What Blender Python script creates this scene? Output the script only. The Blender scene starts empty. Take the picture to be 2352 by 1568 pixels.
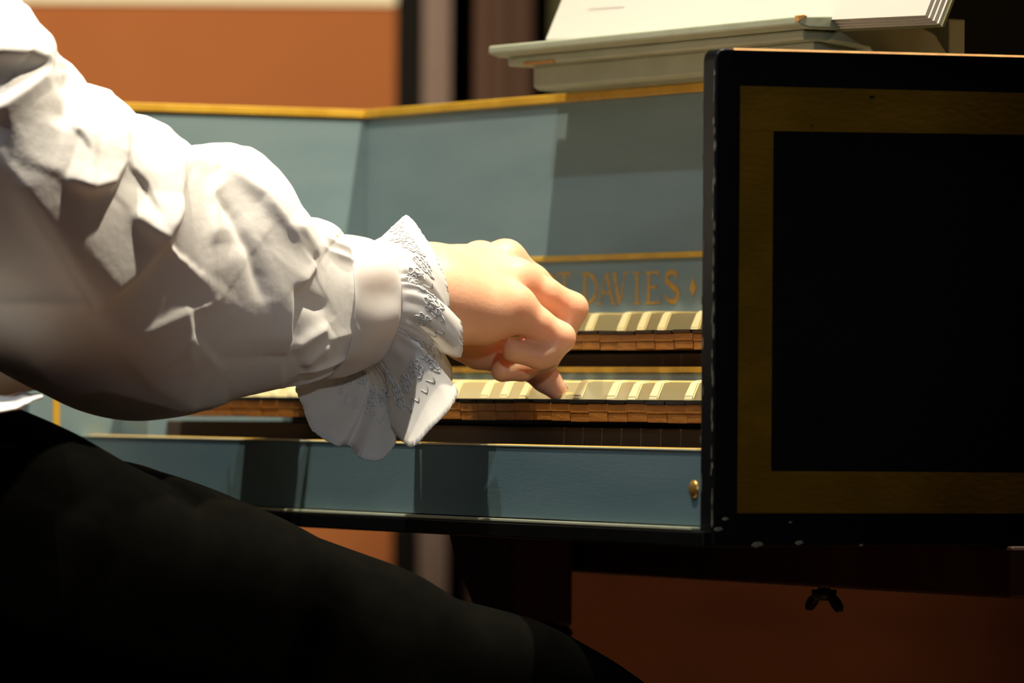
import bpy, bmesh, math, random
import numpy as np
random.seed(7)
rng = np.random.default_rng(11)
D = bpy.data
SC = bpy.context.scene
COL = SC.collection
R = math.radians

# ------------------------------------------------------------------ camera
# World: X along the keyboard towards the treble, Y the way the player faces, Z up, metres.
FPX = 14000.0                         # focal length in pixels of the 2352x1568 frame
TH, RO, PT = R(28.4), R(.43), math.atan(121 / 14000.0)
FW = np.array([-math.cos(TH), math.sin(TH), 0.0])
RG = np.array([math.sin(TH), math.cos(TH), 0.0])
UP = np.array([0.0, 0.0, 1.0])
CAM = -(.1085 * RG + 3.5 * FW)
CAM[2] = .71
f2 = FW * math.cos(PT) + UP * math.sin(PT)
u2 = UP * math.cos(PT) - FW * math.sin(PT)
r3 = RG * math.cos(RO) + u2 * math.sin(RO)
u3 = u2 * math.cos(RO) - RG * math.sin(RO)

def proj(p):
    d = np.asarray(p, float) - CAM
    z = d @ f2
    return 1176 + FPX * (d @ r3) / z, 784 - FPX * (d @ u3) / z

def on(ax, val, px, py):
    """the point of the plane ax = val on which a measured outline point lies"""
    r = f2 + r3 * (px - 1176) / FPX - u3 * (py - 784) / FPX
    i = 'XYZ'.index(ax)
    return CAM + r * (val - CAM[i]) / r[i]

cd = D.cameras.new('camera')
cam = D.objects.new('camera', cd)
COL.objects.link(cam)
from mathutils import Matrix, Vector
M = Matrix.Identity(4)
for i in range(3):
    M[i][0], M[i][1], M[i][2], M[i][3] = r3[i], u3[i], -f2[i], CAM[i]
cam.matrix_world = M
cd.sensor_width = 36
cd.lens = 36 * FPX / 2352
cd.clip_end = 60
cd.dof.use_dof = True
cd.dof.focus_distance = 3.70
cd.dof.aperture_fstop = 9.5
SC.camera = cam

# ------------------------------------------------------------------ light
w = D.worlds.new('world')
SC.world = w
w.use_nodes = True
w.node_tree.nodes['Background'].inputs[0].default_value = (.62, .70, 1, 1)
w.node_tree.nodes['Background'].inputs[1].default_value = .012

def spot(name, loc, target, power, col, size, angle, blend=.3):
    l = D.lights.new(name, 'SPOT')
    l.energy, l.color, l.shadow_soft_size = power, col, size
    l.spot_size, l.spot_blend = R(angle), blend
    o = D.objects.new(name, l)
    COL.objects.link(o)
    o.location = loc
    o.rotation_euler = (Vector(target) - Vector(loc)).to_track_quat('-Z', 'Y').to_euler()
    return o

def room(x, d, z):
    return CAM * np.array([1, 1, 0]) + RG * x + FW * d + UP * z

WARM = (1, .89, .70)
spot('stage_or_fill_spot', (.045, .52, 2.95), (-.38, .0, .75), 400, WARM, .03, 46, .25)              # overhead
spot('stage_or_fill_spot', (-.15, -.62, 3.2), (-.42, .05, .72), 330, WARM, .02, 40, .3)             # above the player
spot('stage_or_fill_spot', (-.05, -1.25, 2.9), (-.45, .05, .72), 75, (.85, .92, 1), .02, 40, .3)     # behind the player, cooler
spot('stage_or_fill_spot', (2.75, -1.0, 1.45), (-.32, .06, .74), 58, (.86, .92, 1), .05, 10.5, .7)     # cool, from the hall at the right, narrow
spot('stage_or_fill_spot', (2.7, -1.0, 2.0), (-.35, -.05, .75), 6, (.62, .74, 1), .25, 34, .6)       # added fill without a source of its own, cool and weak
spot('stage_or_fill_spot', tuple(room(-1.0, 4.2, 3.0)), tuple(room(-.62, 7, 1.15)), 640, (1, .86, .6), .08, 25, .6)  # on the back wall
spot('stage_or_fill_spot', tuple(room(.2, 4.6, 2.6)), tuple(room(.12, 7, .25)), 42, (1, .80, .55), .1, 22, .8)  # added faint light to lift the right wall, low down
SC.view_settings.view_transform = 'Standard'
SC.view_settings.look = 'None'
SC.view_settings.gamma = 1
SC.view_settings.use_curve_mapping = False
SC.view_settings.exposure = 0.0

# ------------------------------------------------------------------ materials
def mat(name, col, rough=.5, metal=0, var=.0, scale=20, stretch=(1, 1, 1), col2=None, bump=0, bscale=80, spec=.5, sss=0, sheen=0, coat=0, detail=6, thr=None, tint=None):
    m = D.materials.new(name)
    m.use_nodes = True
    n, l = m.node_tree.nodes, m.node_tree.links
    b = n['Principled BSDF']
    b.inputs['Base Color'].default_value = (*col, 1)
    b.inputs['Roughness'].default_value = rough
    b.inputs['Metallic'].default_value = metal
    b.inputs['Specular IOR Level'].default_value = spec
    if sss:
        b.inputs['Subsurface Weight'].default_value = sss
        b.inputs['Subsurface Radius'].default_value = (.011, .0035, .0015)
        b.inputs['Subsurface Scale'].default_value = 1.0
    if sheen:
        b.inputs['Sheen Weight'].default_value = sheen
        if tint: b.inputs['Sheen Tint'].default_value = (*tint, 1); b.inputs['Sheen Roughness'].default_value = .28
    if coat:
        b.inputs['Coat Weight'].default_value = coat
        b.inputs['Coat Roughness'].default_value = .12
    tc = n.new('ShaderNodeTexCoord')
    mp = n.new('ShaderNodeMapping')
    mp.inputs['Scale'].default_value = stretch
    l.new(tc.outputs['Object'], mp.inputs['Vector'])
    if col2 is not None:
        t = n.new('ShaderNodeTexNoise')
        t.inputs['Scale'].default_value = scale
        t.inputs['Detail'].default_value = detail
        l.new(mp.outputs[0], t.inputs['Vector'])
        r = n.new('ShaderNodeValToRGB')
        lo, hi = thr if thr else (.35, .65)
        r.color_ramp.elements[0].position, r.color_ramp.elements[1].position = lo, hi
        r.color_ramp.elements[0].color, r.color_ramp.elements[1].color = (*col, 1), (*col2, 1)
        l.new(t.outputs['Fac'], r.inputs['Fac'])
        l.new(r.outputs['Color'], b.inputs['Base Color'])
    if bump:
        t2 = n.new('ShaderNodeTexNoise')
        t2.inputs['Scale'].default_value = bscale
        t2.inputs['Detail'].default_value = 5
        l.new(mp.outputs[0], t2.inputs['Vector'])
        bp = n.new('ShaderNodeBump')
        bp.inputs['Strength'].default_value = bump
        bp.inputs['Distance'].default_value = .002
        l.new(t2.outputs['Fac'], bp.inputs['Height'])
        l.new(bp.outputs[0], b.inputs['Normal'])
    return m

def cloth_mat(name, col, trans, bump=.15):
    m = D.materials.new(name)
    m.use_nodes = True
    n, l = m.node_tree.nodes, m.node_tree.links
    out = n['Material Output']
    n.remove(n['Principled BSDF'])
    d = n.new('ShaderNodeBsdfPrincipled')
    d.inputs['Base Color'].default_value = (*col, 1)
    d.inputs['Roughness'].default_value = .75
    d.inputs['Specular IOR Level'].default_value = .2
    d.inputs['Sheen Weight'].default_value = .2
    t = n.new('ShaderNodeBsdfTranslucent')
    t.inputs['Color'].default_value = (*[c * .95 for c in col], 1)
    mx = n.new('ShaderNodeMixShader')
    mx.inputs[0].default_value = trans
    l.new(d.outputs[0], mx.inputs[1])
    l.new(t.outputs[0], mx.inputs[2])
    l.new(mx.outputs[0], out.inputs['Surface'])
    tc = n.new('ShaderNodeTexCoord')
    no = n.new('ShaderNodeTexNoise')
    no.inputs['Scale'].default_value = 26
    no.inputs['Detail'].default_value = 4
    wv = n.new('ShaderNodeTexNoise')
    wv.inputs['Scale'].default_value = 1600
    ad = n.new('ShaderNodeMath')
    ad.operation = 'MULTIPLY_ADD'
    ad.inputs[1].default_value = .02
    l.new(tc.outputs['Object'], no.inputs['Vector'])
    l.new(tc.outputs['Object'], wv.inputs['Vector'])
    l.new(wv.outputs['Fac'], ad.inputs[0])
    l.new(no.outputs['Fac'], ad.inputs[2])
    b = n.new('ShaderNodeBump')
    b.inputs['Strength'].default_value = bump
    b.inputs['Distance'].default_value = .008
    l.new(ad.outputs[0], b.inputs['Height'])
    l.new(b.outputs[0], d.inputs['Normal'])
    return m

MT = {
    'black': mat('black case paint', (.0010, .0012, .0014), .45, col2=(.0018, .0022, .0026), scale=14, spec=.15, bump=.03, bscale=260),
    'gold_band': mat('aged gilt band', (.27, .145, .009), .42, metal=.85, col2=(.38, .20, .014), scale=16, stretch=(1, 1, 2.2), spec=.3, bump=.03, bscale=160),
    'gold': mat('gilt moulding', (.62, .36, .035), .38, col2=(.50, .27, .02), scale=40, spec=.5),
    'letter': mat('gilt lettering', (.55, .29, .02), .45, col2=(.40, .22, .05), scale=300, spec=.4),
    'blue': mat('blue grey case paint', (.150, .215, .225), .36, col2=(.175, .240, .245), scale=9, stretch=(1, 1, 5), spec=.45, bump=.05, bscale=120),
    'blue_front': mat('darker bluer front board', (.085, .142, .160), .36, col2=(.100, .158, .175), scale=9, stretch=(1, 1, 5), spec=.45, bump=.05, bscale=120),  # darker and bluer than the case blue, front board only
    'desk': mat('pale grey green desk paint', (.30, .32, .22), .45, col2=(.35, .37, .27), scale=30, bump=.1, bscale=200),
    'worn': mat('bare worn wood', (.50, .25, .06), .6, col2=(.36, .16, .03), scale=90),
    'chip': mat('chipped pale primer', (.16, .15, .11), .7, col2=(.08, .075, .055), scale=200),
    'ivory': mat('bone key slip', (.93, .77, .36), .32, col2=(.95, .82, .46), scale=60, stretch=(1, .2, 1), spec=.5, sss=.05),
    'ebony': mat('ebony key top', (.010, .009, .008), .28, spec=.5),
    'keywood': mat('oiled limewood', (.22, .075, .006), .55, col2=(.31, .12, .012), scale=60, stretch=(1, 1, 4), bump=.3, bscale=300),
    'darkwood': mat('dark stained oak', (.026, .007, .003), .5, col2=(.045, .014, .005), scale=26, stretch=(1, 1, .25), bump=.2, bscale=60),
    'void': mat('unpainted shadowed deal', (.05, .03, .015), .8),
    'sound': mat('spruce soundboard', (.48, .30, .12), .5, col2=(.42, .24, .09), scale=90, stretch=(1, .02, 1)),
    'paper': mat('cream score paper', (.52, .49, .43), .7, spec=.2),
    'print': mat('grey printing ink', (.35, .32, .27), .8),
    'brass': mat('brass', (.55, .33, .08), .35, metal=.8),
    'steel': mat('dull dark steel', (.02, .02, .02), .45, metal=.5),
    'skin': mat('skin', (.80, .42, .25), .45, col2=(.85, .48, .30), scale=40, sss=.55, spec=.35, bump=.10, bscale=420),
    'nail': mat('fingernail', (.86, .58, .46), .25, spec=.5),
    'hair': mat('dark brown hair', (.035, .016, .008), .45, bump=.6, bscale=160, stretch=(1, 1, .1)),
    'trouser': mat('black velvet', (.0013, .0012, .0007), .9, col2=(.0024, .0022, .0012), scale=60, spec=.03, bump=.12, bscale=50),
    'terra': mat('terracotta wall paint', (.36, .115, .036), .8, col2=(.40, .135, .042), scale=3, spec=.2),
    'cream': mat('cream plaster', (.88, .80, .60), .8, col2=(.90, .83, .64), scale=4, spec=.2),
    'jet': mat('black painted timber', (.003, .002, .0015), .7, spec=.15),
    'mauve': mat('mauve grey painted timber', (.21, .145, .125), .7, col2=(.25, .17, .15), scale=5),
    'curtain': mat('brown mauve curtain', (.115, .065, .048), .85, col2=(.14, .08, .06), scale=6, spec=.1),
    'olive': mat('dark olive wall cloth', (.16, .15, .075), .85, spec=.1),
    'terra_shade': mat('terracotta with shade in colour', (.24, .062, .016), .6, col2=(.34, .095, .022), scale=3.5, stretch=(1, 1, 2), spec=.25),  # right wall's terracotta, darkened in its colour to stand for shade
    'floor': mat('parquet oak', (.16, .07, .025), .5, col2=(.22, .10, .04), scale=8, stretch=(1, 8, 1)),
    'leather': mat('black leather', (.012, .010, .009), .4, bump=.3, bscale=300),
    'shirt': cloth_mat('white cotton', (.83, .80, .76), .09, .22),
    'ruffle': cloth_mat('white cotton lawn', (.86, .83, .78), .38, .10),
    'embroidery': mat('white embroidery thread', (.66, .64, .62), .5, sheen=.2),
}

# ------------------------------------------------------------------ helpers
def setp(o, label=None, cat=None, group=None, kind=None):
    if label: o['label'] = label
    if cat: o['category'] = cat
    if group: o['group'] = group
    if kind: o['kind'] = kind
    return o

def empty(name, loc, label, cat, group=None):
    o = D.objects.new(name, None)
    COL.objects.link(o)
    o.location = loc
    o.empty_display_size = .05
    return setp(o, label, cat, group)

def wloc(o):
    p = Vector((0, 0, 0))
    while o:
        p = p + Vector(o.location)
        o = o.parent
    return p

def link(me, name, m, parent=None, loc=None, smooth=False):
    o = D.objects.new(name, me)
    COL.objects.link(o)
    if m is not None and not me.materials:
        me.materials.append(MT[m] if isinstance(m, str) else m)
    if parent is not None:
        o.parent = parent
    if loc is not None:
        o.location = loc
    if smooth:
        for p in me.polygons: p.use_smooth = True
    return o

def mesh(name, verts, faces, m, parent=None, smooth=False):
    """verts in world metres; stored relative to the parent"""
    off = np.array(wloc(parent)) if parent is not None else np.zeros(3)
    v = np.asarray(verts, float) - off
    me = D.meshes.new(name)
    me.from_pydata(v.tolist(), [], [list(map(int, f)) for f in faces])
    me.update()
    return link(me, name, m, parent, smooth=smooth)

def bm_box(bm, x0, x1, y0, y1, z0, z1):
    vs = [bm.verts.new((x, y, z)) for x in (x0, x1) for y in (y0, y1) for z in (z0, z1)]
    for f in ((0, 1, 3, 2), (4, 6, 7, 5), (0, 4, 5, 1), (2, 3, 7, 6), (0, 2, 6, 4), (1, 5, 7, 3)):
        bm.faces.new([vs[i] for i in f])
    return vs

def bm_finish(bm, name, m, parent, bevel=0, seg=2, smooth=False):
    bmesh.ops.recalc_face_normals(bm, faces=bm.faces)
    if bevel:
        bmesh.ops.bevel(bm, geom=list(bm.edges), offset=bevel, segments=seg, affect='EDGES', profile=.5)
    off = wloc(parent) if parent is not None else Vector((0, 0, 0))
    bmesh.ops.translate(bm, verts=bm.verts, vec=-off)
    me = D.meshes.new(name)
    bm.to_mesh(me)
    bm.free()
    return link(me, name, m, parent, smooth=smooth)

def box(name, x0, x1, y0, y1, z0, z1, m, parent=None, bevel=.0008, seg=2):
    bm = bmesh.new()
    bm_box(bm, x0, x1, y0, y1, z0, z1)
    return bm_finish(bm, name, m, parent, bevel, seg)

def prism(name, poly, axis, a, b, m, parent=None, bevel=0, seg=2):
    """extrude a 2D polygon along an axis from a to b (poly in the other two axes, in order)"""
    bm = bmesh.new()
    def pt(p, t):
        return {'X': (t, p[0], p[1]), 'Y': (p[0], t, p[1]), 'Z': (p[0], p[1], t)}[axis]
    A = [bm.verts.new(pt(p, a)) for p in poly]
    B = [bm.verts.new(pt(p, b)) for p in poly]
    bm.faces.new(A)
    bm.faces.new(B[::-1])
    n = len(poly)
    for i in range(n):
        bm.faces.new((A[i], B[i], B[(i + 1) % n], A[(i + 1) % n]))
    return bm_finish(bm, name, m, parent, bevel, seg)

def lathe(name, prof, cx, cy, m, parent=None, n=24):
    v, f = [], []
    for r, z in prof:
        for k in range(n):
            a = 2 * math.pi * k / n
            v.append((cx + r * math.cos(a), cy + r * math.sin(a), z))
    for i in range(len(prof) - 1):
        for k in range(n):
            f.append((i * n + k, i * n + (k + 1) % n, (i + 1) * n + (k + 1) % n, (i + 1) * n + k))
    f.append(list(range(n))[::-1])
    f.append([(len(prof) - 1) * n + k for k in range(n)])
    return mesh(name, v, f, m, parent, smooth=True)

def grid_faces(nu, nv, wrap=False):
    f = []
    for i in range(nu - 1):
        for j in range(nv if wrap else nv - 1):
            j2 = (j + 1) % nv
            f.append((i * nv + j, i * nv + j2, (i + 1) * nv + j2, (i + 1) * nv + j))
    return f

# ------------------------------------------------------------------ the room
# the room stands square to the hall, so the harpsichord stands askew in it
WD = 7.0

def room_box(name, x0, x1, d0, d1, z0, z1, m, parent=None, bevel=0):
    v = [room(x, d, z) for x in (x0, x1) for d in (d0, d1) for z in (z0, z1)]
    f = ((0, 1, 3, 2), (4, 6, 7, 5), (0, 4, 5, 1), (2, 3, 7, 6), (0, 2, 6, 4), (1, 5, 7, 3))
    o = mesh(name, v, f, m, parent)
    return o

def wx(px): return (px - 1176) / 2000.0

setp(room_box('floor', -5, 5, -2.5, 7.3, -.1, 0, 'floor'), kind='structure')
wb = setp(room_box('wall_back', -5, wx(905), WD, WD + .2, 0, 1.156, 'terra'), kind='structure')
setp(room_box('wall_upper', -5, wx(905), WD + .06, WD + .2, 1.156, 3.2, 'cream'), kind='structure')
setp(room_box('trim_1', -5, wx(915), WD - .004, WD + .06, 1.156, 1.185, 'cream'), kind='structure')
setp(room_box('trim_2', wx(905), wx(968), WD - .02, WD + .2, 0, 3.2, 'jet'), kind='structure')
setp(room_box('trim_3', wx(968), wx(1030), WD - .04, WD + .2, 0, 3.2, 'mauve'), kind='structure')
setp(room_box('doorway_dark', wx(1030), wx(1260), WD + .12, WD + .2, 0, 3.2, 'jet'), kind='structure')  # black slab standing for the shade in the doorway gap
setp(room_box('wall_right', wx(1260), 5, WD + .02, WD + .2, 0, .86, 'terra_shade'), kind='structure')
setp(room_box('wall_cloth', wx(1260), 5, WD + .04, WD + .2, .86, 3.2, 'olive'), kind='structure')
setp(room_box('trim_4', wx(1290), wx(1400), WD - .03, WD + .02, 0, .86, 'terra_shade'), kind='structure')
# a hanging curtain in the doorway
v = []
nx, nz = 60, 8
for i in range(nx):
    x = wx(1074) + (wx(1214) - wx(1074)) * i / (nx - 1)
    for j in range(nz):
        v.append(room(x, WD + .06 + .014 * math.sin(i * .75) + .006 * math.sin(i * .31 + j * .3), .02 + 2.7 * j / (nz - 1)))
cu = mesh('door_curtain', v, grid_faces(nx, nz), 'curtain', smooth=True)
sm = cu.modifiers.new('thick', 'SOLIDIFY'); sm.thickness = .006
setp(cu, 'brown mauve curtain hanging in the dark doorway behind the music desk', 'curtain')

# ------------------------------------------------------------------ harpsichord
XS = -.860      # inner face of the far side (spine)
YN = .222       # face of the nameboard
Z0 = .6233      # underside of the case
H = empty('harpsichord', (-.43, .3, Z0), 'black and blue double keyboard harpsichord with gilt bands', 'harpsichord')
T = .0145
# near cheek: rounded front top corner, outline in (Y, Z)
rc = .006
pl = [(0, Z0), (0, .909 - rc)] + [(rc - rc * math.cos(a), .909 - rc + rc * math.sin(a)) for a in (R(30), R(60), R(90))] + [(.62, .916), (.62, Z0)]
cheek = prism('cheek_panel', pl, 'X', 0, T, 'black', H, .0012, 3)
cheek['label'] = 'black painted cheek with a gilt rectangle'
# gilt rectangle painted on the cheek: four strips with a hand-made edge
def band_pts():
    o = [on('X', T, 1700, 197), on('X', T, 1692, 1178)]
    i = [on('X', T, 1776, 302), on('X', T, 1772, 1081)]
    y0, y1 = o[0][1], i[0][1]
    return y0, y1, o[0][2], i[0][2], i[1][2], o[1][2]
y0, y1, zt, zti, zbi, zb = band_pts()
yr, yri = .585, .562
gb = []
gf = []
def strip(a, b, c, d):
    k = len(gb)
    gb.extend([(T + .00025, *a), (T + .00025, *b), (T + .00025, *c), (T + .00025, *d)])
    gb.extend([(T - .0005, *a), (T - .0005, *b), (T - .0005, *c), (T - .0005, *d)])
    gf.extend([(k, k + 1, k + 2, k + 3), (k + 4, k + 7, k + 6, k + 5)] + [(k + q, k + 4 + q, k + 4 + (q + 1) % 4, k + (q + 1) % 4) for q in range(4)])
for nm, q in (('top', ((y0, zti), (yr, zti + .008), (yr, zt + .005), (y0, zt))), ('bot', ((y0, zb), (yr, zb - .002), (yr, zbi - .003), (y0, zbi))),
              ('front', ((y0, zbi), (y1, zbi), (y1, zti), (y0, zti))), ('back', ((yri, zbi - .003), (yr, zbi - .003), (yr, zti + .008), (yri, zti + .008)))):
    gb, gf = [], []
    strip(*q)
    mesh('gilt_band', gb, gf, 'gold_band', cheek)
# bare wood and primer showing along the worn front edge
for k in range(40):
    z = Z0 + .004 + (.285 - .014) * (k + random.random() * .6) / 40
    hh = random.uniform(.003, .009)
    x = T - random.uniform(.0004, .0018) if k % 4 else random.uniform(.0005, .003)
    wv = random.uniform(.00025, .0007)
    pts = [(x - wv, z), (x + wv * .3, z - hh * .3), (x + wv, z + hh * .2), (x + wv * .2, z + hh), (x - wv * .8, z + hh * .6)]
    prism('paint_chip', pts, 'Y', -.00025, .0006, 'chip', cheek)
for (y, z, s) in ((.0085, Z0 + .016, .0022), (.004, Z0 + .010, .003), (.052, Z0 + .014, .0012), (.058, Z0 + .002, .003), (.03, Z0 + .001, .004), (.10, Z0 + .0005, .0014), (.105, zt - .004, .002), (.0645, zti + .004, .001)):
    pts = [(y - s, z), (y - s * .3, z - s * .35), (y + s, z + s * .1), (y + s * .5, z + s * .5), (y - s * .4, z + s * .45)]
    prism('paint_chip', pts, 'X', T - .001, T + .0003, 'chip' if z < .85 else 'black', cheek)
# worn top edge of the cheek
mesh('worn_edge', [(T * .2, .012, .9093), (T - .0006, .012, .9094), (T - .0006, .60, .9161), (T * .2, .60, .9160), (T * .2, .012, .9085), (T + .0003, .012, .9082), (T + .0003, .60, .9149), (T * .2, .60, .9150)],
     [(0, 1, 2, 3), (4, 7, 6, 5), (0, 4, 5, 1), (1, 5, 6, 2), (2, 6, 7, 3), (3, 7, 4, 0)], 'worn', cheek)
# spine (far side), tail, bentside
SL = 2.05
spine = box('spine_panel', XS - T, XS, -.040, SL, Z0, .906, 'blue', H, .0012, 2)
box('gilt_edge', XS - T - .001, XS + .0015, -.041, SL, .9065, .9125, 'gold', spine, .0008)
box('gilt_line', XS, XS + .0006, -.0215, -.0165, .64, .9065, 'gold', spine, 0)
bent = [(T, .62), (-.02, .80), (-.10, 1.0), (-.25, 1.25), (-.42, 1.50), (-.55, 1.75), (-.64, 1.97), (-.66, SL)]
v = []
for (x, y) in bent:
    v += [(x, y, Z0), (x, y, .912), (x - T, y, Z0), (x - T, y, .912)]
f = []
for i in range(len(bent) - 1):
    a, b = i * 4, i * 4 + 4
    f += [(a, b, b + 1, a + 1), (a + 2, a + 3, b + 3, b + 2), (a + 1, b + 1, b + 3, a + 3), (a, a + 2, b + 2, b)]
mesh('bentside', v, f, 'black', H)
box('tail_panel', XS - T, -.655, SL - T, SL, Z0, .912, 'black', H)
prism('soundboard', [(XS, YN + .03), (-.002, YN + .03), (-.002, .62)] + [(x - T, y) for x, y in bent[1:]] + [(XS, SL - T)], 'Z', .852, .858, 'sound', H)
prism('bottom_board', [(XS - T, .0005), (-.0005, .0005)] + [(-.0005, .61)] + [(x - T - .001, y) for x, y in bent[1:]] + [(XS - T, SL - T - .001)], 'Z', Z0, Z0 + .008, 'darkwood', H)
# nameboard: upper board, gilt lines, lettered strip
nb = box('nameboard', XS + .0005, -.0005, YN, YN + .018, .7535, .9065, 'blue', H, .0006)
box('gilt_edge', XS + .001, -.0005, YN - .003, YN + .019, .9065, .9125, 'gold', nb, .0008)
box('gilt_line', XS + .0005, -.0005, YN - .0022, YN + .001, .7995, .8035, 'gold', nb, .0008)
# gilt roman capitals
def letter(ch, x0, x1, zb_, zt_):
    wd, ht = x1 - x0, zt_ - zb_
    st, th, sf = .0034, .0015, .0011
    bm = bmesh.new()
    kb = [0]
    def bar(a, b, w0, w1=None):
        kb[0] += 1; dy = .00003 * (kb[0] % 9)
        w1 = w0 if w1 is None else w1
        a = Vector((x0 + a[0] * wd, zb_ + a[1] * ht)); b = Vector((x0 + b[0] * wd, zb_ + b[1] * ht))
        d = (b - a).normalized(); nrm = Vector((-d.y, d.x))
        q = [a + nrm * w0 / 2, b + nrm * w1 / 2, b - nrm * w1 / 2, a - nrm * w0 / 2]
        F = [bm.verts.new((p.x, YN - .0002 - dy, p.y)) for p in q]
        B = [bm.verts.new((p.x, YN + .0003, p.y)) for p in q]
        bm.faces.new(F); bm.faces.new(B[::-1])
        for i in range(4): bm.faces.new((F[i], B[i], B[(i + 1) % 4], F[(i + 1) % 4]))
    def serif(c, z, hw=.22):
        bar((c - hw, z), (c + hw, z), sf)
    def arc(cx, cz, rx, rz, a0, a1, n=12, w=lambda t: st):
        P = [(cx + rx * math.cos(R(a0 + (a1 - a0) * i / n)), cz + rz * math.sin(R(a0 + (a1 - a0) * i / n))) for i in range(n + 1)]
        for i in range(n): bar(P[i], P[i + 1], w(i / n), w((i + 1) / n))
    if ch == 'D':
        bar((.2, 0), (.2, 1), st); serif(.15, 0); serif(.15, 1)
        arc(.25, .5, .7, .49, -90, 90, 14, lambda t: th + (st - th) * math.sin(math.pi * t))
    elif ch == 'A':
        bar((.08, 0), (.5, 1), th); bar((.5, 1), (.92, 0), st); bar((.25, .36), (.78, .36), th)
        serif(.08, 0, .14); serif(.92, 0, .14)
    elif ch == 'V':
        bar((.08, 1), (.5, 0), st); bar((.5, 0), (.92, 1), th); serif(.08, 1, .16); serif(.92, 1, .16)
    elif ch == 'I':
        bar((.5, 0), (.5, 1), st); serif(.5, 0, .45); serif(.5, 1, .45)
    elif ch == 'E':
        bar((.25, 0), (.25, 1), st); bar((.05, 1), (.92, 1), th); bar((.05, 0), (1, 0), th); bar((.25, .52), (.75, .52), th)
        bar((.92, 1.02), (.92, .86), th); bar((1, -.02), (.97, .17), th); bar((.75, .6), (.75, .44), th)
    elif ch == 'S':
        k = lambda t: th + (st * 1.15 - th) * math.sin(math.pi * t) ** .7
        arc(.5, .75, .38, .24, 30, 240, 12, k); arc(.5, .26, .40, .26, 100, -150, 12, k)
        bar((.2, .66), (.78, .37), st * 1.2); bar((.83, .93), (.83, .76), th); bar((.12, .24), (.13, .06), th)
    elif ch == 'R':
        bar((.25, 0), (.25, 1), st); serif(.25, 0, .22); serif(.2, 1, .2)
        arc(.3, .73, .5, .26, -90, 90, 12, lambda t: th + (st - th) * math.sin(math.pi * t)); bar((.4, .48), (.95, 0), st)
    elif ch == 'T':
        bar((.5, 0), (.5, 1), st); bar((0, 1), (1, 1), th); serif(.5, 0, .25); bar((.03, 1), (0, .84), th); bar((.97, 1), (1, .84), th)
    elif ch == '*':
        q = [(0, .5), (.5, 1), (1, .5), (.5, 0)]
        F = [bm.verts.new((x0 + a * wd, YN - .0005, zb_ + b * ht)) for a, b in q]
        B = [bm.verts.new((x0 + a * wd, YN + .0003, zb_ + b * ht)) for a, b in q]
        bm.faces.new(F); bm.faces.new(B[::-1])
        for i in range(4): bm.faces.new((F[i], B[i], B[(i + 1) % 4], F[(i + 1) % 4]))
    o = bm_finish(bm, 'gold_letter' if ch != '*' else 'gold_diamond', 'letter', nb)
for ch, a, b, za, zb2 in (('R', 1243, 1281, 698, 627), ('T', 1281, 1312, 698, 627), ('D', 1336, 1373, 698, 626), ('A', 1374, 1413, 698, 626), ('V', 1408, 1440, 698, 626), ('I', 1453, 1474, 697, 626),
                          ('E', 1482, 1516, 696, 625), ('S', 1526, 1562, 693, 623), ('*', 1585, 1600, 682, 638)):
    p, q = on('Y', YN, a, za), on('Y', YN, b, zb2)
    letter(ch, p[0], q[0], p[2], q[2])
# front board under the keys
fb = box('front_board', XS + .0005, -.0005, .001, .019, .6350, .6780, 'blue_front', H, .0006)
box('gilt_edge', XS + .0005, -.0005, .0055, .0185, .6780, .6795, 'gold', fb, .0005)
box('pale_edge', XS + .0005, -.0005, .0002, .0055, .6780, .6792, 'desk', fb, .0004)
pb = box('base_moulding', XS - T, T * .9, -.006, .03, Z0 - .0003, .6325, 'black', H, .0012)
box('pale_edge', XS - T, -.0002, -.0058, .001, .6325, .6345, 'desk', pb, .0006)  # pale colour stands for light along the moulding's top edge
c = on('Y', .001, 1595, 1123)
v, f = [], []
for r_, yy in ((.0000, -.0006), (.0042, -.0006), (.0050, .0002), (.0050, .002)):
    for k in range(20):
        a = 2 * math.pi * k / 20
        v.append((c[0] + r_ * math.cos(a), yy, c[2] + r_ * 1.05 * math.sin(a)))
for i in range(3):
    for k in range(20): f.append((i * 20 + k, i * 20 + (k + 1) % 20, i * 20 + 20 + (k + 1) % 20, i * 20 + 20 + k))
mesh('screw_head', v, f, 'brass', fb, smooth=True)
# inner woodwork round the two keyboards
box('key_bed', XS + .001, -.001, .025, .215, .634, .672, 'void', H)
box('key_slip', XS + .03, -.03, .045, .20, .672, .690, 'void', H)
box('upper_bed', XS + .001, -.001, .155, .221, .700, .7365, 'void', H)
rl = box('upper_rail', XS + .001, -.001, .142, .160, .7140, .7242, 'blue', H, .0006)
box('gilt_edge', XS + .001, -.001, .1405, .160, .7242, .7280, 'gold', rl, .0006)
for (ya, yb, za, zb2) in ((.030, .142, .672, .717), (.138, .221, .7285, .757)):
    box('end_block', -.027, -.001, ya, yb, za, zb2, 'black', H, .001)
    box('end_block', XS + .001, -.8145, ya, yb, za, zb2, 'blue', H, .001)

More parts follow.
